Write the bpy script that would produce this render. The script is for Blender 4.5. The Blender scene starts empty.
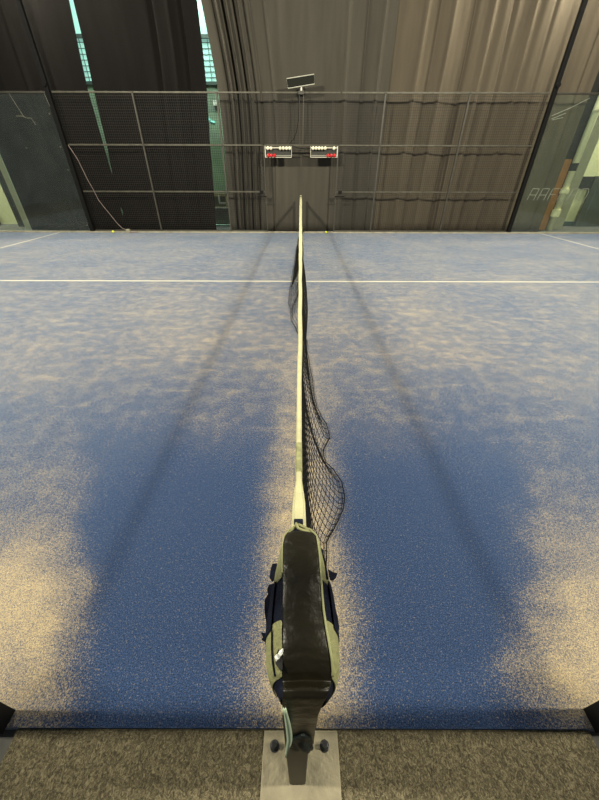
import bpy, bmesh, math, random
from mathutils import Vector, Matrix, Euler
random.seed(7)
S = bpy.context.scene
COL = S.collection
PI = math.pi

# ------------------------------------------------------------------ camera
F = 327.1; PITCH = 0.61444; CAM = Vector((-0.020, -0.519, 1.505)); ROLL = 0.0027
cd = bpy.data.cameras.new('camera'); cam = bpy.data.objects.new('camera', cd); COL.objects.link(cam)
cd.sensor_fit = 'HORIZONTAL'; cd.sensor_width = 36; cd.lens = 36 * F / 599; cd.clip_start = 0.02; cd.clip_end = 200
RM = Matrix.Rotation(PI/2 - PITCH, 3, 'X') @ Matrix.Rotation(ROLL, 3, 'Z')
cam.location = CAM; cam.rotation_euler = RM.to_euler(); S.camera = cam
# ------------------------------------------------------------------ world, lamps, exposure
w = bpy.data.worlds.new('hall_air'); S.world = w; w.use_nodes = True
wb = w.node_tree.nodes['Background']; wb.inputs[0].default_value = (0.80, 0.90, 1.0, 1); wb.inputs[1].default_value = 0.14
def lamp(name, loc, tgt, power, size=0.42, col=(1.0, 0.93, 0.74)):
    l = bpy.data.lights.new(name, 'AREA'); l.shape = 'RECTANGLE'; l.size = size; l.size_y = size * .8
    l.energy = power; l.color = col; l.spread = math.radians(170)
    o = bpy.data.objects.new(name, l); COL.objects.link(o); o.location = loc
    o.rotation_euler = (Vector(tgt) - Vector(loc)).to_track_quat('-Z', 'Y').to_euler()
for sx in (-1, 1):
    lamp('court_floodlight', (sx*5.2, -0.2, 6.0), (0, 9.0, 1.0), 980, .62)
    lamp('court_floodlight', (sx*6.3, 9.95, 6.1), (0, 4.5, 0), 560, .62)
lamp('added_gap_fill', (-4.2, 12.0, 6.6), (-4.0, 12.4, 0), 480, 2.2, (.75, 1.0, .85))  # added light, brightens what shows through the curtain gap
for sx in (-1, 1): lamp('added_side_fill', (sx*10.2, 11.0, 5.6), (sx*9.6, 11.9, 1.0), 480, .6)  # added lights to brighten the cream walls on both sides
S.view_settings.view_transform = 'Standard'; S.view_settings.look = 'None'
S.view_settings.exposure = 0.0; S.view_settings.gamma = 1.0; S.view_settings.use_curve_mapping = False

# ------------------------------------------------------------------ helpers
def at(px, py, X=None, Y=None, Z=None):
    """point where the view ray through a pixel meets a plane"""
    d = RM @ Vector((px - 299.5, 400 - py, -F))
    if Y is not None: t = (Y - CAM.y) / d.y
    elif Z is not None: t = (Z - CAM.z) / d.z
    else: t = (X - CAM.x) / d.x
    return CAM + d * t

def nd(nt, t, **k):
    n = nt.nodes.new(t)
    for a, b in k.items(): setattr(n, a, b)
    return n
def mat(name, c, rough=.6, metal=0, spec=.5, var=.15, vs=8, bump=0, bs=60, emit=None, es=1, coat=0, stretch=None):
    m = bpy.data.materials.new(name); m.use_nodes = True; nt = m.node_tree; b = nt.nodes['Principled BSDF']
    b.inputs['Roughness'].default_value = rough; b.inputs['Metallic'].default_value = metal
    b.inputs['Specular IOR Level'].default_value = spec; b.inputs['Coat Weight'].default_value = coat
    tc = nd(nt, 'ShaderNodeTexCoord'); mp = nd(nt, 'ShaderNodeMapping')
    if stretch: mp.inputs['Scale'].default_value = stretch
    nt.links.new(tc.outputs['Object'], mp.inputs[0])
    n = nd(nt, 'ShaderNodeTexNoise'); n.inputs['Scale'].default_value = vs; n.inputs['Detail'].default_value = 6
    nt.links.new(mp.outputs[0], n.inputs['Vector'])
    r = nd(nt, 'ShaderNodeValToRGB'); lo, hi = 1 - var, 1 + var
    r.color_ramp.elements[0].position = .3; r.color_ramp.elements[1].position = .7
    r.color_ramp.elements[0].color = (c[0]*lo, c[1]*lo, c[2]*lo, 1); r.color_ramp.elements[1].color = (min(c[0]*hi,1), min(c[1]*hi,1), min(c[2]*hi,1), 1)
    nt.links.new(n.outputs['Fac'], r.inputs[0]); nt.links.new(r.outputs[0], b.inputs['Base Color'])
    if bump:
        n2 = nd(nt, 'ShaderNodeTexNoise'); n2.inputs['Scale'].default_value = bs; n2.inputs['Detail'].default_value = 4
        nt.links.new(mp.outputs[0], n2.inputs['Vector'])
        bp = nd(nt, 'ShaderNodeBump'); bp.inputs['Strength'].default_value = bump; bp.inputs['Distance'].default_value = .01
        nt.links.new(n2.outputs['Fac'], bp.inputs['Height']); nt.links.new(bp.outputs[0], b.inputs['Normal'])
    if emit:
        b.inputs['Emission Color'].default_value = (*emit, 1); b.inputs['Emission Strength'].default_value = es
    return m

def box(bm, x0, x1, y0, y1, z0, z1):
    m = Matrix.Translation(((x0+x1)/2, (y0+y1)/2, (z0+z1)/2)) @ Matrix.Diagonal((abs(x1-x0), abs(y1-y0), abs(z1-z0), 1))
    bmesh.ops.create_cube(bm, size=1, matrix=m)
def tube(bm, pts, r, n=8, cap=True, closed=False):
    """round tube along a polyline; r a number or a list"""
    pts = [Vector(p) for p in pts]; N = len(pts); rings = []
    up = None
    for i, p in enumerate(pts):
        a = pts[(i-1) % N] if (i or closed) else p; c = pts[(i+1) % N] if (i < N-1 or closed) else p
        t = (c - a).normalized()
        if up is None:
            up = Vector((0,0,1)) if abs(t.z) < .9 else Vector((1,0,0))
        s = t.cross(up).normalized(); up = s.cross(t).normalized()
        rr = r[i] if isinstance(r, (list, tuple)) else r
        rings.append([bm.verts.new(p + (s*math.cos(2*PI*k/n) + up*math.sin(2*PI*k/n))*rr) for k in range(n)])
    for i in range(N if closed else N-1):
        A, B = rings[i], rings[(i+1) % N]
        for k in range(n): bm.faces.new((A[k], A[(k+1)%n], B[(k+1)%n], B[k]))
    if cap and not closed and n > 2:
        bm.faces.new(rings[0][::-1]); bm.faces.new(rings[-1])
def ball(bm, c, r, sub=2, sc=(1,1,1)):
    bmesh.ops.create_icosphere(bm, subdivisions=sub, radius=r, matrix=Matrix.Translation(c) @ Matrix.Diagonal((*sc, 1)))
def grid(bm, rows):
    vs = [[bm.verts.new(p) for p in r] for r in rows]
    for i in range(len(vs)-1):
        for j in range(len(vs[0])-1): bm.faces.new((vs[i][j], vs[i][j+1], vs[i+1][j+1], vs[i+1][j]))
def obj(name, bm, m, parent=None, smooth=False, bevel=0, solid=0, recalc=True):
    if recalc: bmesh.ops.recalc_face_normals(bm, faces=bm.faces)
    me = bpy.data.meshes.new(name); bm.to_mesh(me); bm.free(); me.materials.append(m)
    if smooth: me.polygons.foreach_set('use_smooth', [True]*len(me.polygons))
    o = bpy.data.objects.new(name, me); COL.objects.link(o)
    if parent:
        o.parent = parent
        bpy.context.view_layer.update(); o.matrix_parent_inverse = parent.matrix_world.inverted()
    if solid: s = o.modifiers.new('thickness', 'SOLIDIFY'); s.thickness = solid; s.offset = 0
    if bevel: b = o.modifiers.new('edge', 'BEVEL'); b.width = bevel; b.segments = 2; b.limit_method = 'ANGLE'
    return o
def tag(o, label, cat, group=None, kind=None):
    o['label'] = label; o['category'] = cat
    if group: o['group'] = group
    if kind: o['kind'] = kind
    return o
def thing(name, loc, label, cat, group=None):
    o = bpy.data.objects.new(name, None); COL.objects.link(o); o.location = loc; o.empty_display_size = .1
    bpy.context.view_layer.update()
    return tag(o, label, cat, group)
def struct(name, bm, m, **k):
    o = obj(name, bm, m, **k); o['kind'] = 'structure'; return o
def lerp(a, b, t): return a + (b-a)*t
def interp(x, T):
    if x <= T[0][0]: return T[0][1]
    for (a, b), (c, d) in zip(T, T[1:]):
        if x <= c:
            t = (x-a)/(c-a); return b + (d-b)*(t*t*(3-2*t))
    return T[-1][1]

# ------------------------------------------------------------------ turf material
def turf_mat():
    m = bpy.data.materials.new('blue_sanded_turf'); m.use_nodes = True; nt = m.node_tree; L = nt.links.new
    b = nt.nodes['Principled BSDF']; b.inputs['Roughness'].default_value = .9; b.inputs['Specular IOR Level'].default_value = .15
    b.inputs['Sheen Weight'].default_value = .6; b.inputs['Sheen Roughness'].default_value = .35; b.inputs['Sheen Tint'].default_value = (.45,.68,1,1)
    tc = nd(nt, 'ShaderNodeTexCoord'); P = tc.outputs['Object']
    sp = nd(nt, 'ShaderNodeSeparateXYZ'); L(P, sp.inputs[0]); X, Y = sp.outputs[0], sp.outputs[1]
    def M(op, a, c=None, d=None, clamp=False):
        n = nd(nt, 'ShaderNodeMath', operation=op, use_clamp=clamp)
        for i, v in enumerate((a, c, d)):
            if v is None: continue
            if isinstance(v, (int, float)): n.inputs[i].default_value = v
            else: L(v, n.inputs[i])
        return n.outputs[0]
    def ss(v, lo, hi, a=0., c=1.):
        n = nd(nt, 'ShaderNodeMapRange', interpolation_type='SMOOTHSTEP'); L(v, n.inputs[0])
        for i, q in enumerate((lo, hi, a, c)): n.inputs[i+1].default_value = q
        return n.outputs[0]
    def noise(scale, det=4, rough=.55, vec=P, dist=0):
        n = nd(nt, 'ShaderNodeTexNoise'); n.inputs['Scale'].default_value = scale; n.inputs['Detail'].default_value = det
        n.inputs['Roughness'].default_value = rough; n.inputs['Distortion'].default_value = dist; L(vec, n.inputs['Vector']); return n.outputs['Fac']
    def rotmap(rot, sc):
        n = nd(nt, 'ShaderNodeMapping'); n.inputs['Rotation'].default_value = (0,0,rot); n.inputs['Scale'].default_value = sc; L(P, n.inputs[0]); return n.outputs[0]
    ax = M('ABSOLUTE', X)
    wob = M('MULTIPLY', M('SUBTRACT', noise(2.2, 3), .5), .55)
    wx = M('ADD', ax, M('MULTIPLY', wob, .6)); wy = M('ADD', Y, wob)
    # area walked clear of sand just inside each gate
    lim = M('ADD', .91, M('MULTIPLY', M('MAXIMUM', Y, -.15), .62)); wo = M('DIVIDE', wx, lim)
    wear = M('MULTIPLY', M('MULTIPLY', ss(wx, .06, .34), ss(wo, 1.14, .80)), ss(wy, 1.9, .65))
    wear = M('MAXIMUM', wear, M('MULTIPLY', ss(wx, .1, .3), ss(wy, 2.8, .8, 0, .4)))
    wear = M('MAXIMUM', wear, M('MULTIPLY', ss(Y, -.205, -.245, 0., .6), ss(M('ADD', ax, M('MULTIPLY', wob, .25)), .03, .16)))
    big = noise(.9, 5, .6); streak = noise(1.0, 5, .62, rotmap(.35, (2.2, 5.5, 1)), .6)
    streak2 = noise(1.0, 5, .62, rotmap(-.5, (1.6, 6.5, 1)), .8)
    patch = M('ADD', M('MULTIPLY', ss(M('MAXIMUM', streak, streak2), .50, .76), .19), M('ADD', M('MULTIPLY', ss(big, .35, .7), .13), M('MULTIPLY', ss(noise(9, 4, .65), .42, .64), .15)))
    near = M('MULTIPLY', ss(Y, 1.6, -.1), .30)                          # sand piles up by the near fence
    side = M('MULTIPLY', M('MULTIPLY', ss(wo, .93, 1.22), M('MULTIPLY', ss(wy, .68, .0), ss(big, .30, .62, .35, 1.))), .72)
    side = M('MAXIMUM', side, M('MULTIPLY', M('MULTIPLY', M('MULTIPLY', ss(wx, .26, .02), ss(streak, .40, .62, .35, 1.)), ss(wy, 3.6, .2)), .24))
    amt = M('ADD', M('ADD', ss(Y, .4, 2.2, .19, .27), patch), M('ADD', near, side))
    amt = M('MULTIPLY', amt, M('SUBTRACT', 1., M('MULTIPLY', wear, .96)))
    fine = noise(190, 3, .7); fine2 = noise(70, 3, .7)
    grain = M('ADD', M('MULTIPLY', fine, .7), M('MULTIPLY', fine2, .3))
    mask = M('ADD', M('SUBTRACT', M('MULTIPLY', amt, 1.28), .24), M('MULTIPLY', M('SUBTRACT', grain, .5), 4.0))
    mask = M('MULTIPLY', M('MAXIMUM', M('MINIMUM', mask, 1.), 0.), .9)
    # fibre colour
    r = nd(nt, 'ShaderNodeValToRGB'); e = r.color_ramp.elements
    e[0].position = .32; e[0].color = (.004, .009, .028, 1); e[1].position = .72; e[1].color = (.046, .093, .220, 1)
    L(grain2 := noise(240, 2, .6), r.inputs[0])
    rs = nd(nt, 'ShaderNodeValToRGB'); e = rs.color_ramp.elements
    e[0].position = .3; e[0].color = (.26, .20, .115, 1); e[1].position = .7; e[1].color = (.76, .60, .33, 1)
    L(noise(260, 2, .6), rs.inputs[0])
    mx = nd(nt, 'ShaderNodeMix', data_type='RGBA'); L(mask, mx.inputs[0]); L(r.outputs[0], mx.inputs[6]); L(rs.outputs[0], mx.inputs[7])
    # painted lines
    d1 = M('ABSOLUTE', M('SUBTRACT', Y, 5.0)); d2 = M('ABSOLUTE', M('SUBTRACT', ax, 6.95))
    ln = M('MAXIMUM', ss(d1, .026, .018), ss(d2, .026, .018)); ln = M('MULTIPLY', ln, ss(fine2, .30, .42, .75, 1.))
    ml = nd(nt, 'ShaderNodeMix', data_type='RGBA'); L(ln, ml.inputs[0]); L(mx.outputs[2], ml.inputs[6]); ml.inputs[7].default_value = (.66, .60, .42, 1)
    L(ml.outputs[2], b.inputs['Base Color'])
    bp = nd(nt, 'ShaderNodeBump'); bp.inputs['Strength'].default_value = .8; bp.inputs['Distance'].default_value = .006
    L(noise(170, 3, .7), bp.inputs['Height']); L(bp.outputs[0], b.inputs['Normal'])
    return m
TURF = turf_mat()

def carpet_mat():
    m = mat('brown_grey_carpet', (.2,.17,.12), .95, spec=.1)
    nt = m.node_tree; L = nt.links.new; b = nt.nodes['Principled BSDF']
    tc = nd(nt, 'ShaderNodeTexCoord')
    mp = nd(nt, 'ShaderNodeMapping'); mp.inputs['Scale'].default_value = (1, .8, 1); L(tc.outputs['Object'], mp.inputs[0])
    n = nd(nt, 'ShaderNodeTexNoise'); n.inputs['Scale'].default_value = 95; n.inputs['Detail'].default_value = 4; n.inputs['Roughness'].default_value = .8; n.inputs['Distortion'].default_value = 1.5
    L(mp.outputs[0], n.inputs['Vector'])
    r = nd(nt, 'ShaderNodeValToRGB'); e = r.color_ramp.elements
    e[0].position = .38; e[0].color = (.045, .038, .024, 1); e[1].position = .62; e[1].color = (.215, .185, .115, 1)
    x = e.new(.5); x.color = (.10, .086, .053, 1)
    L(n.outputs['Fac'], r.inputs[0]); L(r.outputs[0], b.inputs['Base Color'])
    bp = nd(nt, 'ShaderNodeBump'); bp.inputs['Strength'].default_value = .9; bp.inputs['Distance'].default_value = .005
    L(n.outputs['Fac'], bp.inputs['Height']); L(bp.outputs[0], b.inputs['Normal'])
    return m
CARPET = carpet_mat()
def glass_mat():
    m = bpy.data.materials.new('tempered_glass'); m.use_nodes = True; nt = m.node_tree; L = nt.links.new
    out = nt.nodes['Material Output']; nt.nodes.remove(nt.nodes['Principled BSDF'])
    tr = nd(nt, 'ShaderNodeBsdfTransparent'); tr.inputs[0].default_value = (.90, .95, .91, 1)
    gl = nd(nt, 'ShaderNodeBsdfGlossy'); gl.inputs['Roughness'].default_value = .03
    df = nd(nt, 'ShaderNodeBsdfDiffuse'); df.inputs[0].default_value = (.55, .62, .58, 1)
    fr = nd(nt, 'ShaderNodeFresnel'); fr.inputs[0].default_value = 1.45
    n = nd(nt, 'ShaderNodeTexNoise'); n.inputs['Scale'].default_value = 2.5; n.inputs['Detail'].default_value = 8
    tc = nd(nt, 'ShaderNodeTexCoord'); L(tc.outputs['Object'], n.inputs['Vector'])
    r = nd(nt, 'ShaderNodeMapRange'); r.inputs[1].default_value = .3; r.inputs[2].default_value = .8; r.inputs[3].default_value = .015; r.inputs[4].default_value = .035
    L(n.outputs['Fac'], r.inputs[0])
    a = nd(nt, 'ShaderNodeMixShader'); L(r.outputs[0], a.inputs[0]); L(tr.outputs[0], a.inputs[1]); L(df.outputs[0], a.inputs[2])
    c = nd(nt, 'ShaderNodeMixShader'); L(fr.outputs[0], c.inputs[0]); L(a.outputs[0], c.inputs[1]); L(gl.outputs[0], c.inputs[2])
    L(c.outputs[0], out.inputs[0]); return m
GLASS = glass_mat()
def cloth(name, c, var=.12):
    """woven curtain cloth: fine vertical and horizontal threads"""
    m = mat(name, c, .95, spec=.12, var=var, vs=2.2, stretch=(3, 3, .35))
    nt = m.node_tree; L = nt.links.new; b = nt.nodes['Principled BSDF']
    tc = nd(nt, 'ShaderNodeTexCoord')
    w1 = nd(nt, 'ShaderNodeTexWave', bands_direction='X'); w1.inputs['Scale'].default_value = 22; L(tc.outputs['Object'], w1.inputs[0])
    w2 = nd(nt, 'ShaderNodeTexWave', bands_direction='Z'); w2.inputs['Scale'].default_value = 22; L(tc.outputs['Object'], w2.inputs[0])
    a = nd(nt, 'ShaderNodeMath', operation='ADD'); L(w1.outputs['Fac'], a.inputs[0]); L(w2.outputs['Fac'], a.inputs[1])
    bp = nd(nt, 'ShaderNodeBump'); bp.inputs['Strength'].default_value = .5; bp.inputs['Distance'].default_value = .004
    L(a.outputs[0], bp.inputs['Height']); L(bp.outputs[0], b.inputs['Normal'])
    return m
BROWNCLOTH = cloth('brown_curtain_cloth', (.112, .094, .068))
BLACKCLOTH = cloth('black_curtain_cloth', (.0085, .0075, .0070))
GREYCLOTH = cloth('grey_brown_curtain_cloth', (.076, .070, .057))
STEEL = mat('painted_dark_steel', (.06, .057, .046), .5, .3, var=.2)
RAIL = mat('worn_rail_steel', (.085, .08, .06), .5, .3, var=.3)
WIRE = mat('black_wire', (.02, .018, .015), .6, .2)
BLACKPOST = mat('black_powder_coat', (.008, .008, .008), .5, 0, .15)
CREAM = mat('cream_paint', (.62, .62, .38), .7, var=.06)
BEIGE = mat('beige_grey_paint', (.33, .32, .23), .7, var=.08)
WHITE = mat('white_plastic', (.75, .74, .66), .45, var=.05)
DARK = mat('dark_panel', (.02, .022, .02), .6)
CONC = mat('grey_concrete', (.06, .06, .054), .9, var=.3, vs=5, bump=.3)

# ------------------------------------------------------------------ setting
bm = bmesh.new(); box(bm, -10, 10, -.262, 9.96, -.03, 0)
struct('floor', bm, TURF)
bm = bmesh.new(); box(bm, -14, 14, -2.5, 17, -.20, -.031)
struct('floor_outside', bm, CONC)
bm = bmesh.new(); box(bm, -.945, .935, -1.6, -.264, -.030, -.004)
tag(obj('carpet', bm, CARPET), 'mottled brown and grey carpet strip laid against the near edge of the blue turf', 'carpet')
bm = bmesh.new(); box(bm, -10, 10, 9.962, 10.06, -.03, .035)
struct('trim_1', bm, mat('kerb_paint', (.36, .33, .25), .8, var=.25, vs=6), bevel=.004)

# ------------------------------------------------------------------ fence
MESHW = .0027
def wire_fence(x0, x1, z0, z1, zr, label):
    t = thing('wire_fence', ((x0+x1)/2, 10.0, z0), label, 'fence', 'wire mesh panels of the far fence')
    x0 += .023; x1 -= .023
    for z in zr:
        bm = bmesh.new(); box(bm, x0, x1, 9.978, 10.012, z-.017, z+.017); obj('rail', bm, RAIL, t, bevel=.004)
    bm = bmesh.new(); y = 10.02; n = int((x1-x0)/.05)
    for i in range(1, n):
        x = lerp(x0, x1, i/n); box(bm, x-MESHW, x+MESHW, y-.002, y+.002, z0, z1)
    k = int(round((z1-z0)/.05))
    for i in range(1, k):
        z = lerp(z0, z1, i/k); box(bm, x0, x1, y+.002, y+.006, z-MESHW, z+MESHW)
    obj('wire_mesh', bm, WIRE, t)
    return t
full = [.05, 1, 2, 2.985]
wire_fence(-5.92, -4, .03, 2.98, full, 'wire mesh fence panel at far left with a loose cable hanging across it')
wire_fence(-4, -2, .03, 2.98, full, 'wire mesh fence panel in front of the black curtain left of the bright gap')
wire_fence(-2, -.95, .03, 2.98, full, 'narrow wire mesh fence panel directly left of the gate opening')
wire_fence(-.95, .95, 2.0, 2.98, [2.0, 2.985], 'short wire mesh fence panel above the gate opening')
wire_fence(.95, 2, .03, 2.98, full, 'narrow wire mesh fence panel directly right of the gate opening')
wire_fence(2, 4, .03, 2.98, full, 'wire mesh fence panel right of the curtain join')
wire_fence(4, 5.92, .03, 2.98, full, 'wire mesh fence panel beside the clear glass panels on the right')
def fpost(x, z1, label, r=.02):
    t = thing('fence_post', (x, 10, .03), label, 'fence post', 'slim posts of the far fence')
    bm = bmesh.new(); box(bm, x-r, x+r, 9.97, 10.014, .036, z1); obj('tube', bm, STEEL, t, bevel=.004)
    bm = bmesh.new(); box(bm, x-.021, x+.021, 9.962, 10.055, .0355, .044); obj('foot_plate', bm, STEEL, t)
    for z in (1, 2, 3):
        if z < z1+.1:
            bm = bmesh.new(); tube(bm, [(x, 9.970, z-.01), (x, 9.955, z-.01)], .012, 8); obj('bolt', bm, RAIL, t)
fpost(-4, 3.0, 'slim steel fence post leftmost of the fence between the wire mesh panels')
fpost(-2, 3.0, 'slim steel fence post standing in front of the bright gap in the curtains')
fpost(-.95, 2.0, 'short fence post on the left side of the gate opening', .014)
fpost(.95, 2.0, 'short fence post on the right side of the gate opening', .014)
fpost(2, 3.0, 'slim steel fence post in front of the join between the two grey curtains')
fpost(4, 3.0, 'slim steel fence post rightmost between the wire mesh panels')
for sx, s in ((-1, 'left'), (1, 'right')):
    t = thing('lamp_post', (sx*6, 10, 0), 'tall thick black lamp post between mesh and glass on the far %s' % s, 'lamp post', 'tall black lamp posts')
    bm = bmesh.new(); box(bm, sx*6-.045, sx*6+.045, 9.975, 10.07, .036, 6.1); obj('column', bm, BLACKPOST, t, bevel=.006)
    bm = bmesh.new(); box(bm, sx*6-.057, sx*6+.057, 9.962, 10.15, .0355, .05); obj('base_plate', bm, BLACKPOST, t, bevel=.003)
    bm = bmesh.new(); tube(bm, [(sx*6, 9.94, 3.12), (sx*6, 9.975, 3.12)], .05, 12); obj('clamp', bm, BLACKPOST, t)
# glass panels and the rail over them
def glass(x0, x1, label, clamps):
    t = thing('glass_panel', ((x0+x1)/2, 10, .03), label, 'glass panel', 'tempered glass panels of the far fence')
    bm = bmesh.new(); box(bm, x0+.005, x1-.005, 9.995, 10.007, .037, 2.955); obj('pane', bm, GLASS, t)
    bm = bmesh.new(); box(bm, x0, x1, 9.985, 10.02, 2.962, 3.0); obj('top_rail', bm, STEEL, t, bevel=.003)
    for px, py in clamps:
        p = at(px, py, Y=9.99); p.x = min(max(p.x, x0+.06), x1-.06); bm = bmesh.new(); tube(bm, [(p.x, 9.994, p.z), (p.x, 9.978, p.z)], .020, 12); obj('clamp', bm, RAIL, t, smooth=False)
    return t
glass(-8, -6.06, 'scratched glass panel in front of the black curtain on the far left', [(26.5,148), (62.5,147), (52.5,114), (70.5,170)])
glass(-9.9, -8, 'glass panel at the extreme left in front of the cream wall', [(1,150), (17.5,192)])
gr = glass(6.06, 8, 'glass panel with faint lettering next to the right lamp post', [(562.5,147), (531.5,170.5), (514,219), (540.5,230.5)])
glass(8, 9.9, 'glass panel at the extreme right in front of the cream wall', [(590,150), (584,219)])
# faint outlined lettering on the right glass
LET = mat('frosted_lettering', (.30, .33, .26), .8, var=.1)
glyph = {'A': [((0,0),(.12,1)), ((.12,1),(1,1)), ((1,1),(.9,0)), ((.06,.45),(.95,.45))],
         'F': [((0,0),(.1,1)), ((.1,1),(1,1)), ((.05,.5),(.8,.5))],
         'D': [((0,0),(0,1)), ((0,1),(.8,1)), ((.8,1),(1,.7)), ((1,.7),(1,.3)), ((1,.3),(.8,0)), ((.8,0),(0,0))],
         'L': [((0,1),(0,0)), ((0,0),(.9,0))]}
bm = bmesh.new()
def letters(bm, s, x, z, wd, h, gap, y, r, slant=.25):
    for ch in s:
        for (a, b), (c, d) in glyph.get(ch, []):
            tube(bm, [(x+a*wd+b*h*slant, y, z+b*h), (x+c*wd+d*h*slant, y, z+d*h)], r, 4)
        x += wd + gap
p = at(527, 200, Y=9.99); letters(bm, 'AAFLAD', p.x, p.z, .20, .26, .075, 9.993, .0055, .12)
o = obj('lettering', bm, LET, gr); o['label'] = 'faint pale outlined letters'
# scratches on the left glass
SCR = mat('glass_scratch', (.22, .22, .17), .8)
gl_left = [o for o in COL.objects if o.name.startswith('glass_panel')][0]
for pts in (((8,92),(15,103),(24,117)), ((16,116),(22,116),(27,118),(31,118),(36,125)), ((43.5,92),(53,113))):
    bm = bmesh.new(); tube(bm, [at(a, b, Y=9.993) for a, b in pts], .004, 4); obj('scratch', bm, SCR, gl_left)
for pts in (((551.5,116),(570,108),(590,98)), ((551.5,119),(566,113)), ((552,120),(563,117.5))):
    bm = bmesh.new(); tube(bm, [at(a, b, Y=9.993) for a, b in pts], .005, 4); obj('scratch', bm, LET, gr)

# ------------------------------------------------------------------ curtains
def curtain(label, L, R, m, folds, amp, seed, y=10.38, z0=.0, z1=6.2, n=420, extra=0, group='long curtains behind the fence'):
    """L, R: lists of (z, x) for the side edges. folds: list of (x, width, depth)"""
    rnd = random.Random(seed); W0 = R[-1][1] - L[-1][1]
    ph = [(rnd.uniform(0, 6.28), rnd.uniform(.7, 1.3)) for _ in range(6)]
    rows = []
    lin = lambda z, T: T[0][1] if z <= T[0][0] else (T[-1][1] if z >= T[-1][0] else next(b+(d-b)*(z-a)/(c-a) for (a,b),(c,d) in zip(T, T[1:]) if z <= c))
    for i in range(27):
        z = lerp(z0, z1, i/26); xl, xr = lin(z, L), lin(z, R); row = []
        for j in range(n+1):
            u = j/n; x = lerp(xl, xr, u); xf = lerp(L[0][1], R[0][1], u)
            d = 0
            for k, (p0, q) in enumerate(ph):
                f = (1.1, 2.3, 4.1, 7.3, 11.7, 17.)[k]; a = (1, .7, .5, .35, .22, .15)[k]
                d += a*math.sin(f*q*xf*2.0 + p0 + .25*math.sin(z*.8+k))
            d *= amp * (.6 + .4*math.sin(xf*.9 + ph[0][0]))
            for fx, fw, fd in folds:
                t = (xf - fx - .03*math.sin(z*1.1+fx))/fw
                if abs(t) < 3: d += fd*math.exp(-t*t)
            row.append((x, y + d, z + (.02*math.sin(xf*2.1) if i == 0 else 0)))
        rows.append(row)
    bm = bmesh.new(); grid(bm, rows)
    o = obj('curtain', bm, m, smooth=True); tag(o, label, 'curtain', group)
    s = o.modifiers.new('thickness', 'SOLIDIFY'); s.thickness = .004
    bm = bmesh.new(); tube(bm, [(p[0], p[1]-.004, -.006) for p in rows[0][::6]], .022, 6); h = obj('gap_shade_bar', bm, GAPSHADE, o); h['label'] = 'black bar for the shaded gap under the curtain'  # black bar added to imitate the shaded gap below the curtain
    return o
GAPSHADE = mat('gap_shade_black', (.003,.003,.003), .9)
def edge(pts, Y=10.38):
    r = [(at(a, b, Y=Y).z, at(a, b, Y=Y).x) for a, b in pts]; r.sort(); return r
slitL = edge([(62,-30), (69,0), (79,50), (89,95), (97,122), (105,150), (113,178), (114.5,182), (120.5,205), (121.5,214), (127,229.5)])
slitR = edge([(63.5,-30), (73.5,0), (85.5,50), (95,95), (101.5,122), (108,150), (113.3,178), (112,182), (118.5,202), (123.5,208), (123.5,213), (119,217), (124,229.5)])
gapL = edge([(190,-30), (197,0), (203,50), (207.5,95), (210,140), (214,190), (216.5,229.5)])
gapR = edge([(194,-30), (201,0), (211,50), (218.5,92), (223,130), (226.5,170), (231.5,229.5)])
xj = at(368.3, 225, Y=10.38).x
def fold_at(px, py=150): return at(px, py, Y=10.38).x
curtain('black curtain behind the scratched glass at far left', [(0,-8.02), (6,-8.02)], slitL, BLACKCLOTH, [(-6.6,.05,-.05), (-5.0,.05,.05)], .006, 3)
curtain('black curtain between the narrow slit and the wide bright gap', slitR, gapL, BLACKCLOTH, [(fold_at(165),.05,.05), (fold_at(180),.05,-.02), (fold_at(190),.03,.04)], .006, 5, y=10.37)
curtain('grey brown pleated curtain in the middle behind the gate opening', gapR, [(0,xj+.14), (6,xj+.14)], GREYCLOTH,
        [(fold_at(232),.03,.10), (fold_at(236),.02,-.16), (fold_at(240),.018,.20), (fold_at(244),.018,-.20), (fold_at(249),.02,.17), (fold_at(253),.02,-.15), (fold_at(257),.02,.10), (fold_at(262),.03,.04), (fold_at(274),.03,-.04), (fold_at(342),.05,-.05), (fold_at(358),.04,.05), (fold_at(371),.04,-.06)], .007, 11)
curtain('grey brown pleated curtain on the right from the join to the glass', [(0,xj+.03), (6,xj+.03)], [(0,7.12), (6,7.12)], BROWNCLOTH,
        [(fold_at(405),.05,-.07), (fold_at(417),.06,.06), (fold_at(428),.05,-.06), (fold_at(447),.04,.07), (fold_at(462),.06,-.05), (fold_at(480),.04,.06), (fold_at(497),.05,-.06), (fold_at(514),.05,.05), (fold_at(535),.05,-.05), (fold_at(560),.05,.05)], .036, 17, y=10.42)

# ------------------------------------------------------------------ what shows behind the curtains
def rect(name, x0, y0, x1, y1, Y, m, th=.03, parent=None):
    a = at(x0, y0, Y=Y); b = at(x1, y1, Y=Y); bm = bmesh.new()
    box(bm, min(a.x,b.x), max(a.x,b.x), Y, Y+th, max(min(a.z,b.z), -.03), max(a.z,b.z)); return obj(name, bm, m, parent)
GREENW = mat('green_grey_wall', (.22, .29, .20), .8, var=.3, vs=3)
WZ = at(214, 83, Y=13.3).z
bm = bmesh.new(); box(bm, -10, 1, 13.3, 13.4, -.03, WZ); struct('wall_far', bm, GREENW)
t = thing('window_1', (-4.5, 13.3, 2.9), 'x', 'x'); del t['label']; del t['category']; t['kind'] = 'structure'
bm = bmesh.new(); box(bm, -10, 1, 13.36, 13.37, WZ, 7.2); obj('window_pane', bm, mat('daylit_pale_glazing', (.3,.5,.45), .4, emit=(.42, .80, .68), es=.5), t)
BZ = at(205, 36, Y=13.28).z
FR = mat('dark_window_frame', (.05, .07, .06), .6)
bm = bmesh.new()
for i in range(44): box(bm, -10+i*.25, -10+i*.25+.012, 13.335, 13.347, WZ, BZ)
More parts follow.
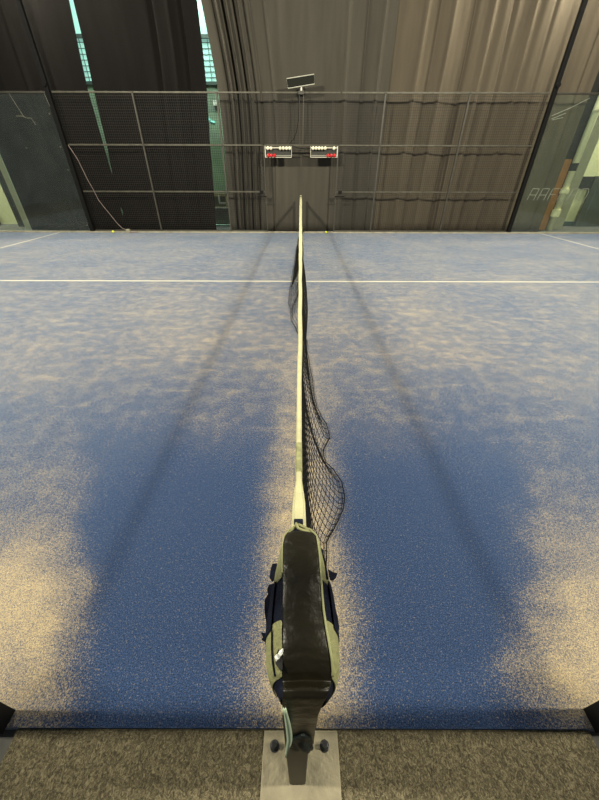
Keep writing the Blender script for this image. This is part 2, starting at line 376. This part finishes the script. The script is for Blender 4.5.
for i in range(8): box(bm, -10, 1, 13.347, 13.355, WZ+i*(BZ-WZ)/8, WZ+i*(BZ-WZ)/8+.014)
box(bm, -10, 1, 13.28, 13.355, BZ-.04, BZ+.04); box(bm, -10, 1, 13.28, 13.355, 6.1, 6.15); box(bm, -10, 1, 13.26, 13.355, WZ-.05, WZ+.03)
obj('window_frame', bm, FR, t)
# green screen, sign, cabinet seen in the wide gap
bm = bmesh.new(); a = at(209, 143, Y=12.4); b = at(232, 198, Y=12.4); box(bm, a.x-.6, b.x, 12.4, 12.43, -.03, a.z)
tag(obj('partition', bm, mat('pale_green_screen', (.30, .46, .27), .6, var=.15, vs=2)), 'pale green partition seen through the wide gap between the curtains', 'partition')
t = thing('sign_board', at(222, 207, Y=11.9), 'small sign board with a white L shaped mark in the curtain gap', 'sign')
a = at(210, 194, Y=11.9); b = at(228.5, 207, Y=11.9)
bm = bmesh.new(); box(bm, a.x, b.x, 11.9, 11.93, b.z, a.z); obj('board', bm, mat('board_grey_green', (.14,.16,.11), .7), t)
SAND = mat('light_wood_strip', (.62,.50,.28), .6)
bm = bmesh.new(); box(bm, a.x, b.x, 11.87, 11.9, a.z-.06, a.z+.02); box(bm, a.x, b.x, 11.87, 11.9, b.z-.02, b.z+.02); box(bm, b.x-.07, b.x, 11.87, 11.9, b.z, a.z); obj('frame', bm, SAND, t)
bm = bmesh.new(); a = at(219, 204, Y=11.86); box(bm, a.x, a.x+.055, 11.85, 11.87, a.z, a.z+.24); box(bm, a.x, a.x+.22, 11.85, 11.87, a.z, a.z+.055); obj('letter', bm, WHITE, t)
t = thing('low_cabinet', at(222, 231, Y=11.6), 'low grey cabinet with a mint shelf below the sign board in the curtain gap', 'cabinet')
a = at(214, 208, Y=11.6); b = at(231, 224, Y=11.6)
bm = bmesh.new(); box(bm, a.x, b.x, 11.6, 11.85, b.z, a.z); obj('cabinet_body', bm, mat('speckled_grey', (.13,.14,.11), .8, var=.6, vs=30), t)
bm = bmesh.new(); box(bm, a.x, b.x+.1, 11.5, 11.85, -.03, b.z-.01); obj('plinth', bm, mat('mint_plastic', (.45,.70,.56), .6), t)
bm = bmesh.new(); box(bm, a.x, b.x, 11.49, 11.5, .03, .06); obj('dark_strip', bm, FR, t)  # thin dark strip across the front of the plinth
t = thing('wall_lamp', at(215, 104, Y=12.9), 'small pale wall fitting high in the gap between the curtains', 'wall lamp')
bm = bmesh.new(); a = at(215.5, 104.5, Y=12.9); box(bm, a.x-.06, a.x+.09, 12.85, 13.0, a.z-.03, a.z+.09); obj('fitting', bm, mat('fitting_white', (.8,.8,.7), .5), t)  # plain pale colour, no glow
bm = bmesh.new(); box(bm, a.x-.35, a.x+.1, 12.9, 12.98, a.z-.16, a.z-.04); obj('bracket', bm, mat('grey_green_metal', (.22,.28,.23), .6), t)
bm = bmesh.new(); tube(bm, [at(208, 118, Y=12.9), at(211, 122, Y=12.9), at(215, 123, Y=12.9)], .05, 8)
obj('cyan_glimpse', bm, mat('glimpse_cyan', (.25,.75,.65), .5), t)  # cyan tube stands in for a glimpse of the window
# right side beyond the curtain
bm = bmesh.new(); box(bm, 7.0, 13, 11.9, 12.0, -.03, 6.2); struct('wall_right', bm, CREAM)
bm = bmesh.new(); box(bm, -13, -7.9, 11.9, 12.0, -.03, 6.2); struct('wall_left', bm, CREAM)
def vstrip(name, px0, px1, Y, m, label, cat, z1=6.1, depth=.06, row=232.5, z0=-.03):
    a, b = at(px0, row, Y=Y), at(px1, row, Y=Y); bm = bmesh.new(); box(bm, a.x, b.x, Y, Y+depth, z0, z1)
    return tag(obj(name, bm, m, bevel=.004), label, cat)
vstrip('wooden_batten', 532, 544, 10.95, mat('orange_brown_board', (.36,.16,.045), .6), 'orange brown board showing between curtain and white pipe', 'board', 1.75)
vstrip('dark_upright', 528, 547.5, 11.05, DARK, 'black upright sheet standing in for the dark gap left of the white pipe', 'board')  # sheet added to darken the gap between curtain and pipe
t = thing('drain_pipe', at(548, 233, Y=10.85), 'tall white pipe with collars standing behind the glass on the right', 'pipe')
c = at(548, 232.5, Y=10.85); bm = bmesh.new(); tube(bm, [(c.x, 10.85, -.03), (c.x, 10.85, 6.1)], .085, 20); obj('pipe_tube', bm, mat('cream_white_pipe', (.78,.76,.52), .45, var=.04), t, smooth=True)
for py, h in ((213,.09), (191,.06)):
    z = at(551, py, Y=10.85).z; bm = bmesh.new(); tube(bm, [(c.x, 10.85, z-h), (c.x, 10.85, z+h)], .115, 20); obj('collar', bm, mat('cream_white_collar', (.74,.70,.46), .5), t)
z = at(560, 167, Y=10.85).z; bm = bmesh.new(); tube(bm, [(c.x, 10.85, z-.09), (c.x, 10.85, z+.09)], .092, 20); o = obj('band', bm, DARK, t); o['label'] = 'black band around the pipe'
vstrip('pillar', 551, 560, 11.1, BEIGE, 'beige grey pillar to the right of the white pipe', 'pillar', depth=.3)
bm = bmesh.new(); a = at(575, 183, Y=11.85); box(bm, at(566,183,Y=11.85).x, 13, 11.84, 11.899, a.z-.16, a.z+.17)
tag(obj('dark_band', bm, DARK), 'black horizontal band across the cream wall on the right', 'wall band')
vstrip('dark_door_panel', 572, 640, 11.70, mat('dark_green_grey_panel', (.055,.065,.05), .5), 'dark panel at the far right beyond the cream wall', 'panel', 1.35)
vstrip('skirting_board', 560, 577, 11.80, mat('dark_green_skirting', (.03,.06,.05), .5), 'dark green skirting at the foot of the right cream wall', 'skirting', .10)
# left side
vstrip('pillar', 27.3, 32.5, 10.9, BEIGE, 'beige grey pillar beside the black curtain on the far left', 'pillar', depth=.3)
vstrip('dark_upright', 21.5, 30, 11.3, DARK, 'black upright strip left of the left beige pillar', 'board')  # plain dark strip between pillar and cream wall
vstrip('dark_cabinet', -60, 4, 11.6, DARK, 'dark low cabinet in the bottom left corner before the cream wall', 'cabinet', .30)

# ------------------------------------------------------------------ net
def widthof(Y):
    return interp(Y, [(-.11,.0155), (-.05,.0145), (.02,.0078), (.2,.0078), (1.5,.011), (4,.019), (10,.028)])
def tapez(Y): return .885 - .02*math.sin(PI*max(0, min(1, (Y+.1)/10.1)))
net = thing('padel_net', (0, -.1, 0), 'black net with a cream top tape running away from the camera between the two posts', 'net')
def tape_strip(y0, y1, n, grow=0., drop=.05):
    bm = bmesh.new(); rows = []
    for i in range(n+1):
        Y = lerp(y0, y1, i/n); hw = widthof(Y)+grow; z = tapez(Y)+grow; x0 = tapex(Y)
        flat = interp(Y, [(-.11, .012), (.1, .05), (1, .05)])
        rows.append([(x0-hw, Y, z-min(drop, flat)), (x0-hw, Y, z-.003), (x0-hw*.6, Y, z+.001), (x0+hw*.6, Y, z+.001), (x0+hw, Y, z-.003), (x0+hw, Y, z-min(drop, flat))])
    vs = [[bm.verts.new(p) for p in r] for r in rows]
    for i in range(n):
        for j in range(6): bm.faces.new((vs[i][j], vs[i][(j+1)%6], vs[i+1][(j+1)%6], vs[i+1][j]))
    bm.faces.new(vs[0]); bm.faces.new(vs[-1][::-1]); return bm
def tapex(Y): return interp(Y, [(-.1, -.0205), (.15, -.0215), (1, -.018), (4, -.012), (10, .0)]) + .0015*math.sin(Y*9)*min(1, max(0, Y))
obj('top_tape', tape_strip(-.106, 9.97, 160), mat('cream_net_tape', (.46, .44, .25), .8, var=.10, vs=25, bump=.3, bs=200), net)
ya, yb = at(300, 470, Z=.89).y, at(300, 441, Z=.89).y
o = obj('tape_wrap', tape_strip(ya, yb, 14, .0008, .045), mat('olive_tape_wrap', (.24, .24, .11), .7, var=.3, vs=60), net); o['label'] = 'olive stretch of wrapped tape'
# netting
bot = [(550,325), (535,332), (520,337), (505,341), (490,342), (475,339), (465,331), (457,322), (450,322), (440,328.5), (430,326), (420,320), (408,315.5), (395,313), (380,311.5), (365,308.5), (352,306), (340,306.5), (336,303), (330,295.5), (320,290), (310,289.5), (300,288), (290,289), (282,290.5), (272,292), (262,294), (252,295), (243,297)]
BT = [(-.12, .06)] + [(at(px, py, Z=.01).y, at(px, py, Z=.01).x + .01) for py, px in bot] + [(10.0, -.03)]
BT = sorted(BT)
def netpt(Y, v):
    B = interp(Y, BT)
    k = min(1, max(0, (Y+.11)/.25))
    mid = interp(Y, [(-.1, .006), (.4, .012), (1.2, .018), (2.2, .030), (2.8, .055), (4, .045), (10, .03)])
    wv = .010*math.sin(Y*4.3 + v*3) * math.sin(PI*v)
    top = tapex(Y)
    x = top + mid*math.sin(PI*min(1, v*1.1)) + (B-top)*v**2.6 + wv
    z = lerp(tapez(Y)-.03, .012, v) if v < .9 else lerp(tapez(Y)-.03, .012, v)
    z = lerp(tapez(Y)-.03, .012, min(1, v*1.06 if v > .5 else v*1.06))
    yy = Y + .05*math.sin(Y*6.0)*v*v * k
    return Vector((x, yy, max(.008, z)))
CORD = mat('black_net_cord', (.005, .0045, .004), .8, spec=.1)
NY, NV = 232, 21
ys = [-.09 + i*(9.97+.09)/NY for i in range(NY+1)]
bm = bmesh.new()
for i, Y in enumerate(ys): tube(bm, [netpt(Y, j/NV) for j in range(NV+1)], .0021, 3, cap=False)
for j in range(1, NV):
    v = j/NV; pts = [netpt(Y, v) for Y in ys]; tube(bm, pts, .0021, 3, cap=False)
obj('netting', bm, CORD, net, recalc=False)
bm = bmesh.new(); tube(bm, [netpt(Y, 1) for Y in ys], .0030, 6); obj('bottom_cord', bm, CORD, net)

# ------------------------------------------------------------------ net posts
PL = mat('dusty_sandy_metal_plate', (.27, .24, .16), .6, .3, var=.22, vs=14, bump=.25, bs=90)
BOLT = mat('dark_bolt_steel', (.07, .07, .07), .35, .8)
POST = mat('dark_green_grey_post', (.022, .022, .016), .5, 0, .2, var=.2, vs=20)
def net_post(x, y0, y1, dirn, label, ztop, bolts):
    t = thing('net_post', (x, (y0+y1)/2, 0), label, 'net post', 'net posts')
    bm = bmesh.new(); box(bm, x-.024, x+.024, y0, y1, .009, ztop); obj('post_tube', bm, POST, t, bevel=.003)
    bm = bmesh.new(); box(bm, x-.024, x+.024, y0-.002, y1+.004, ztop, ztop+.02); obj('post_cap', bm, mat('cream_cap', (.5,.48,.3), .6), t, bevel=.004)
    return t
pf = at(298, 785, Z=0).y
t = net_post(-.023, pf, pf+.085, 1, 'near net post of dark square tube with the bag hung over its top', .80, 1)
bm = bmesh.new(); a, b = at(264, 735, Z=.004), at(337.5, 735, Z=.004)
box(bm, a.x, b.x, -.56, -.268, -.003, .006); obj('base_plate', bm, PL, t, bevel=.002)
for px in (274.5, 324.5):
    c = at(px, 746, Z=.006); bm = bmesh.new()
    tube(bm, [(c.x, c.y, .006), (c.x, c.y, .009)], .015, 20)
    tube(bm, [(c.x, c.y, .009), (c.x, c.y, .020)], .0115, 6)
    tube(bm, [(c.x, c.y, .020), (c.x, c.y, .034)], .009, 16)
    obj('bolt', bm, BOLT, t, bevel=.001)
t = net_post(0, 9.975, 10.04, -1, 'far net post at the end of the net in the gate opening', .90, 0)
bm = bmesh.new(); box(bm, -.12, .12, 9.963, 10.1, .0355, .044); obj('base_plate', bm, STEEL, t)
bm = bmesh.new(); box(bm, .03, .075, 9.90, 9.962, .02, .09); tube(bm, [(.0,9.93,.10), (.06,9.93,.05)], .015, 6); obj('winch', bm, BLACKPOST, t)

# ------------------------------------------------------------------ bag over the near post
OLIVE = mat('olive_cream_fabric', (.235, .235, .105), .8, var=.16, vs=30, bump=.5, bs=160)
NAVY = mat('navy_black_fabric', (.007, .009, .020), .8, spec=.1, var=.3, vs=40, bump=.4, bs=300)
GLOSS = mat('glossy_black_brown_vinyl', (.009, .0075, .004), .36, var=.3, vs=10, bump=.5, bs=22, spec=.22)
PIPE = mat('olive_piping', (.25, .26, .12), .6, var=.15)
bag = thing('sports_bag', (-.01, -.3, .62), 'glossy black bag with olive and navy sides hung over the near net post', 'bag')
# row, silhouette left/right, panel left/right, top height
ST = [(527,296,303,297,302,.895), (531,289.5,311,290,310,.905), (537,285,317,285,316,.915), (546,282,321,283.2,317.5,.925), (558,278,325,283,319,.94),
      (575,275.5,328.5,283,320,.955), (592,272.5,331.5,283,321,.965), (610,270,334,283,322.5,.972), (628,268.5,335.5,283,325,.975), (645,268.5,336.3,283,328,.972),
      (660,270,336,283,330.5,.966), (672,272.5,334.5,283,331.5,.957), (682,276,331.8,283,331,.945), (690,279,329.6,283,329,.953), (697,281,326,283,325.5,.948),
      (704,281.5,322.5,283.2,321.5,.925), (714,283,318,284,317.5,.885), (728,284.5,315.5,285.5,315,.80), (738,286,314,287,313.5,.73), (746,289,311.5,290,311,.665)]
def section(st, grow=0.):
    py, sl, sr, pl, pr, zt = st
    front = py > 699
    d = .07 if not front else .012; dl = .16 if not front else .02
    if py < 545: d *= .5; dl *= .6
    if 655 < py <= 699: q_ = (py-655)/44; d = lerp(.07, .03, q_); dl = lerp(.16, .03, q_)
    Lp, Rp = at(pl, py, Z=zt-.004), at(pr, py, Z=zt-.004)
    Ls, Rs = at(sl, py, Z=zt-d), at(sr, py, Z=zt-d)
    y = at(300, py, Z=zt).y
    if front: yb = y + .035*min(1, (py-697)/20)
    cx = (Lp.x+Rp.x)/2; W = (Rp.x-Lp.x)/2; g = grow
    q = []
    for k in range(7):
        u = -1 + k/3; q.append(Vector((cx + u*(W+g*.3), y, zt + g + (1-u*u)*.004)))
    def down(S, s):
        P = q[0] if s < 0 else q[-1]
        x1 = S.x + s*g
        return [Vector((lerp(P.x, x1, .55), y, zt - d*.22 + g*.6)), Vector((lerp(P.x, x1, .9), y, zt-d*.6)), Vector((x1, y, zt-d)), Vector((lerp(x1, cx, .12), y, zt-(d+dl)*.7)), Vector((lerp(x1, cx, .5), y, zt-d-dl))]
    Lk = down(Ls, -1); Rk = down(Rs, 1)
    ring = Lk[::-1] + q + Rk
    if front:
        ring = [p + Vector((0, (yb-y if i in (0,1,2,14,15,16) else (yb-y)*.4 if i in (3,13) else 0) , 0)) for i, p in enumerate(ring)]
    if grow:
        ring = [p + Vector((0, -grow*min(1, max(0, (py-680)/25)), 0)) for p in ring]
    return ring          # 17 points; 5..11 panel; 0..5 left side; 11..16 right side
def resample(k, ST=ST):
    i = min(int(k), len(ST)-2); t = k-i
    return tuple(lerp(a, b, t) for a, b in zip(ST[i], ST[i+1]))
def kof(py):
    for i in range(len(ST)-1):
        if py <= ST[i+1][0]: return i + (py-ST[i][0])/(ST[i+1][0]-ST[i][0])
    return len(ST)-1
bm = bmesh.new(); vs = [[bm.verts.new(p) for p in section(resample(k*.5))] for k in range(2*len(ST)-1)]
for i in range(len(vs)-1):
    for j in range(17): bm.faces.new((vs[i][j], vs[i][(j+1)%17], vs[i+1][(j+1)%17], vs[i+1][j]))
bm.faces.new(vs[0]); bm.faces.new(vs[-1][::-1])
obj('bag_body', bm, NAVY, bag, smooth=True)
def shell(name, r0, r1, j0, j1, m, grow, wob=0, parent=bag, thick=.002):
    k0, k1 = kof(r0), kof(r1); n = max(4, int((k1-k0)*4)); rows = []
    rnd = random.Random(int(r0)+j0)
    for i in range(n+1):
        s = section(resample(lerp(k0, k1, i/n)), grow); r = s[j0:j1+1]
        if wob: r = [p + Vector((rnd.uniform(-wob, wob), 0, rnd.uniform(-wob, wob))) for p in r]
        rows.append(r)
    bm = bmesh.new(); grid(bm, rows); o = obj(name, bm, m, parent, smooth=True)
    s = o.modifiers.new('thickness', 'SOLIDIFY'); s.thickness = thick; s.offset = 0
    ss_ = o.modifiers.new('smooth', 'SUBSURF'); ss_.levels = 1; ss_.render_levels = 2
    return o
shell('top_panel', 533, 745, 5, 11, GLOSS, .0025, .0006)['label'] = 'glossy black vinyl top and front panel'
for (r0, r1) in ((531, 578), (619, 678)):
    shell('side_panel', r0, r1, 1, 5, OLIVE, .002, .0007)['label'] = 'olive fabric side panel'
    shell('side_panel', r0, r1+2, 11, 15, OLIVE, .002, .0007)['label'] = 'olive fabric side panel'
for j0, j1 in ((1, 4), (12, 15)):
    shell('side_band', 574, 626, j0, j1, NAVY, .0042)['label'] = 'navy fabric band'
# piping
def seam(name, j, r0, r1, rad, m, g=.004, dx=0):
    k0, k1 = kof(r0), kof(r1); pts = [section(resample(lerp(k0, k1, i/50)), g)[j] + Vector((dx, 0, .001)) for i in range(51)]
    bm = bmesh.new(); tube(bm, pts, rad, 8); return obj(name, bm, m, bag, smooth=True)
seam('piping', 11, 530, 677, .0017, PIPE); seam('piping', 5, 530, 575, .0012, PIPE)
seam('zip', 4, 626, 674, .0012, NAVY, .003)
seam('zip', 12, 545, 575, .0016, NAVY, .003)
# loop that closes round the tape
bm = bmesh.new(); z = .905
tube(bm, [at(a, b, Z=z) for a, b in ((283.5,545), (285,538), (289,532), (294,527.5), (299,525), (304,527), (310,531.5), (315,538), (318,546))], .0036, 8)
o = obj('edge_binding', bm, OLIVE, bag, smooth=True)
bm = bmesh.new(); tube(bm, [at(a, b, Z=z+.006) for a, b in ((296,523), (298,528), (302,530), (308,532), (313,536))], .0028, 8); obj('strap_loop', bm, OLIVE, bag, smooth=True)
bm = bmesh.new(); bmesh.ops.create_cube(bm, size=1, matrix=Matrix.Translation(at(298.5, 522.5, Z=.885)) @ Matrix.Diagonal((.020, .012, .012, 1))); obj('buckle', bm, NAVY, bag, bevel=.002)
def flap(name, pts, z, m, dz=.012, lab=None):
    """ragged strap end: a polygon with thickness, slightly drooping outwards"""
    bm = bmesh.new(); V = [at(a, b, Z=z - dz*abs(a-300)/40) for a, b in pts]
    f = bm.faces.new([bm.verts.new(p) for p in V]); r = bmesh.ops.extrude_face_region(bm, geom=[f])
    for v in r['geom']:
        if isinstance(v, bmesh.types.BMVert): v.co.z -= .004
    bmesh.ops.triangulate(bm, faces=[f for f in bm.faces if len(f.verts) > 4])
    o = obj(name, bm, m, bag);
    if lab: o['label'] = lab
    return o
flap('strap_end', [(277,563), (272,564), (270.5,570), (269.5,577), (272,581), (277,578)], .88, NAVY)
flap('strap_end', [(274,583), (268.5,585), (267,590), (268,594), (264.5,600), (264.5,612), (266,622), (266,632), (270,640), (275,600)], .87, NAVY)
flap('strap_end', [(270,630), (266.5,633), (261,632.5), (263,637), (261.5,639), (266,642), (270,641)], .86, NAVY)
flap('strap_end', [(328,569), (333,572), (337.5,573), (336,577), (333,580), (330,579)], .88, NAVY)
flap('strap_end', [(331,600), (335,606), (338,618), (339.5,629.5), (335,629), (331,630)], .87, NAVY)
flap('strap_end', [(332,629), (335,630), (334,640), (332.5,640)], .86, NAVY)
# open pocket on the left with a white paper in it
flap('pocket_shade', [(282.5,644), (278,650), (275,657), (275.5,663), (279,668), (281,671), (282.5,668)], .968, mat('pocket_shade_black', (.004,.004,.004), .9), 0.)  # near-black patch stands in for the shade inside the pocket
bm = bmesh.new(); rows = []
for i in range(6):
    p = at(lerp(274.5, 283, i/5), lerp(657, 648, i/5), Z=.973); q = at(lerp(276, 283.5, i/5), lerp(661.5, 652.5, i/5), Z=.971); w_ = .002*math.sin(i*2.3)
    rows.append([p + Vector((0,0,w_)), (p+q)/2 + Vector((0,0,.003-w_)), q + Vector((0,0,w_))])
grid(bm, rows); obj('paper', bm, mat('white_paper', (.72,.74,.70), .6), bag, solid=.001)
# pale strap hanging in front of the post
bm = bmesh.new(); rows = []
for i in range(13):
    t_ = i/12; py = lerp(708, 756, t_); cx = 284.5 + 5.2*math.sin(min(1, t_*1.15)*PI*.62) - max(0, t_-.65)*9
    hw = 2.6*math.sin(PI*min(.96, max(.12, t_)))**.6
    a, b = at(cx-hw, py, Y=CAM.y+.110), at(cx+hw, py, Y=CAM.y+.110); rows.append([a, (a+b)/2 + Vector((0,-.002,.0)), b])
grid(bm, rows); o = obj('hanging_strap', bm, mat('pale_mint_webbing', (.33,.42,.30), .7), bag, smooth=True, solid=.002); o['label'] = 'pale mint strap'
# crumpled end of the black cover
bm = bmesh.new()
bmesh.ops.create_icosphere(bm, subdivisions=4, radius=1)
c = at(302, 741, Y=CAM.y+.119); rnd = random.Random(4)
for v in bm.verts:
    n = v.co.normalized(); k = 1 + .13*math.sin(n.x*5+n.z*2) + .10*math.sin(n.z*6+n.x*4) + .08*math.sin(n.y*11)
    v.co = Vector((n.x*.021*k, n.y*.012*k, n.z*.070*k*(1 if n.z > 0 else .9))) + c
obj('crumpled_cloth', bm, mat('black_teal_wrap', (.008,.012,.012), .5, spec=.2, bump=.4, bs=60), bag, smooth=True)

# ------------------------------------------------------------------ score counters, panel, cable, balls, near posts
FRW = mat('white_frame', (.62,.60,.50), .5, var=.05); RED = mat('red_bead', (.62,.015,.02), .35); WB = mat('white_bead', (.82,.80,.62), .35)
FILLDARK = mat('dark_fill_tone', (.035,.035,.03), .7)
def counter(x0, x1, whites, reds, outer, label):
    Y = 9.93; a, b = at(x0, 147.5, Y=Y), at(x1, 158.2, Y=Y)
    t = thing('score_counter', ((a.x+b.x)/2, Y, b.z), label, 'score counter', 'bead score counters above the gate opening')
    zt, zb = a.z, b.z+.02; r = .007
    bm = bmesh.new(); box(bm, a.x+.01, b.x-.01, Y+.045, Y+.050, zb+.01, zt-.01); obj('dark_fill', bm, FILLDARK, t)  # dark sheet added to darken the open frame behind the beads
    bm = bmesh.new(); box(bm, a.x, b.x, Y-r, Y+.05, zb-r, zb+r); box(bm, a.x, b.x, Y-r, Y+.05, zt-r, zt+r)
    wl, wr = (.022, .010) if outer == 'l' else (.010, .022)
    box(bm, a.x-wl, a.x, Y-.01, Y+.05, zb-r, zt+.03); box(bm, b.x, b.x+wr, Y-.01, Y+.05, zb-r, zt+.03); obj('frame', bm, FRW, t)
    hgt = zt-zb; z1, z2 = zt-.015, zb+.035
    bm = bmesh.new(); tube(bm, [(a.x, Y-.02, z1), (b.x, Y-.02, z1)], .004, 6); tube(bm, [(a.x, Y-.02, z2), (b.x, Y-.02, z2)], .004, 6); obj('rod', bm, FRW, t)
    for name, lst, z, m in (('white_bead', whites, z1, WB), ('red_bead', reds, z2, RED)):
        for px in lst:
            x = at(px, 152, Y=Y).x; bm = bmesh.new(); ball(bm, (x, Y-.02, z), .041, 2, (.95,.9,1.0)); obj(name, bm, m, t, smooth=True)
counter(265.5, 291.3, [268, 271, 280.3, 283.4, 286.6, 289.7], [268.2, 271.3, 274.5], 'l', 'left bead score counter in a white frame with three red beads at its left end')
counter(311, 336.5, [313, 316, 319, 322, 325, 333.8], [328, 331.2, 334.4], 'r', 'right bead score counter in a white frame with three red beads at its right end')
# gate hardware
for sx, pxs, s in ((-1, [(262,170), (268,178)], 'left'), (1, [(340,191), (346,191)], 'right')):
    p = Vector((sx*1.06, 9.95, 1.0)); bm = bmesh.new(); box(bm, p.x-.045, p.x+.045, 9.935, 9.968, .95, 1.03); tube(bm, [(p.x-.13, 9.94, .90), (p.x+.13, 9.94, .90)], .014, 6)
    tag(obj('gate_latch', bm, BLACKPOST), 'dark latch bolted to the fence at the %s edge of the gate opening' % s, 'latch', 'latches beside the gate opening')
bm = bmesh.new(); pts = []
for i in range(25): pts.append((-1.02+.03*math.sin(i*1.7), 9.96, 1.72-i*.022))
tube(bm, pts, .012, 5); tag(obj('chain', bm, STEEL), 'short chain hanging on the fence to the left of the gate opening', 'chain')
# framed dark panel above the fence
Y = 9.90; t = thing('raised_panel', at(300, 92, Y=Y), 'tilted dark rectangular panel in a thin white frame above the fence centre', 'panel')
cs = [at(a, b, Y=Y) for a, b in ((286.7,78.7), (314,74.3), (314.5,84.0), (288,88.5))]
def quad(c, y, th):
    bm = bmesh.new(); A = [bm.verts.new((p.x, y, p.z)) for p in c]; B = [bm.verts.new((p.x, y+th, p.z)) for p in c]
    bm.faces.new(A); bm.faces.new(B[::-1])
    for i in range(4): bm.faces.new((A[i], A[(i+1)%4], B[(i+1)%4], B[i]))
    return bm
obj('display', quad(cs, Y, .05), mat('dark_display', (.014,.0145,.011), .7, spec=.15, var=.3, vs=60), t)
bm = bmesh.new(); tube(bm, [Vector((p.x, Y-.006, p.z)) for p in cs], .009, 6, closed=True); obj('frame', bm, mat('pale_frame', (.50,.50,.42), .5), t)
a, b = at(301.3, 86, Y=Y+.03), at(301.3, 91, Y=Y+.03)
bm = bmesh.new(); tube(bm, [a, b], .022, 10); obj('stem', bm, WHITE, t)
bm = bmesh.new(); box(bm, a.x-.07, a.x+.07, Y-.0, Y+.077, b.z-.06, b.z); obj('bracket', bm, STEEL, t)
for dx, lx in ((-.045, -.045), (.055, .055)):
    bm = bmesh.new(); tube(bm, [(a.x+dx, Y+.05, 3.03), (a.x+dx*.75, Y+.05, 2.02)], .010, 6); obj('pole', bm, RAIL if dx > 0 else STEEL, t)
bm = bmesh.new(); tube(bm, [at(x, y, Y=9.95) for x, y in ((298,92), (299,105), (298.5,120), (296.5,132), (293,140), (289,144))], .009, 6); tag(obj('power_cable', bm, BLACKPOST), 'black cable curving down from the raised panel to the gate beam', 'cable')
bm = bmesh.new(); tube(bm, [at(x, y, Y=9.95) for x, y in ((290.5,145.5), (293,146), (298,148), (305,149), (311,148.5))], .008, 6); tag(obj('counter_cable', bm, BLACKPOST), 'black cable sagging between the two score counters', 'cable')
# loose cable, left
bm = bmesh.new(); PK = mat('pinkish_white_cable', (.24,.19,.17), .5)
tube(bm, [at(x, y, Y=9.93) for x, y in ((68,145), (73,152), (78,160), (87.5,179.5), (93,189), (98.5,200), (104,207), (111,215.5), (117,223), (122,228), (127,230))], .007, 6)
tag(obj('loose_cable', bm, PK), 'thin pale cable hanging slantwise from the left lamp post to the floor', 'cable')
t = thing('cable_plug', at(128, 231, Y=9.91), 'small pale plug block at the foot of the fence where the loose cable ends', 'plug')
c = at(128, 230, Y=9.90); bm = bmesh.new(); box(bm, c.x-.05, c.x+.05, 9.86, 9.94, .001, .10); obj('plug_body', bm, BEIGE, t, bevel=.01)
bm = bmesh.new(); tube(bm, [(c.x, 9.88, .03), (c.x+.14, 9.88, .02), (c.x+.26, 9.9, .02)], .013, 6); obj('plug_lead', bm, PK, t)
# balls
BALLM = mat('yellow_felt', (.80,.85,.04), .9, var=.1, bump=.4, bs=300); SEAM = mat('ball_seam', (.8,.8,.7), .7)
def pball(px, label, m=BALLM):
    p = at(px, 233.0, Z=.033); y = 9.90; x = at(px, 233, Y=y).x
    t = thing('padel_ball', (x, y, 0), label, 'ball', 'padel balls lying along the far fence')
    bm = bmesh.new(); ball(bm, (x, y, .0335), .0335, 3); obj('felt', bm, m, t, smooth=True)
    bm = bmesh.new(); tube(bm, [(x+.0335*math.cos(a)*math.cos(.45*math.sin(2*a)), y+.0335*math.sin(a)*math.cos(.45*math.sin(2*a)), .0335+.0335*math.sin(.45*math.sin(2*a))) for a in [2*PI*i/32 for i in range(32)]], .0012, 4, closed=True)
    obj('seam', bm, SEAM, t)
pball(113.5, 'yellow padel ball on the turf below the loose cable at left')
pball(326, 'yellow padel ball on the turf right of the far net post')
# near gate posts, only their feet in frame
for sx, px, py, s in ((-1, 13.5, 714, 'left'), (1, 585, 713, 'right')):
    p = at(px, py, Z=0); bm = bmesh.new(); x1 = p.x + sx*.10
    box(bm, min(p.x, x1), max(p.x, x1), p.y-.05, p.y+.01, .001, 2.0)
    o = obj('gate_post', bm, BLACKPOST); tag(o, 'black gate post at the near fence, %s edge of the photo' % s, 'gate post', 'near gate posts')
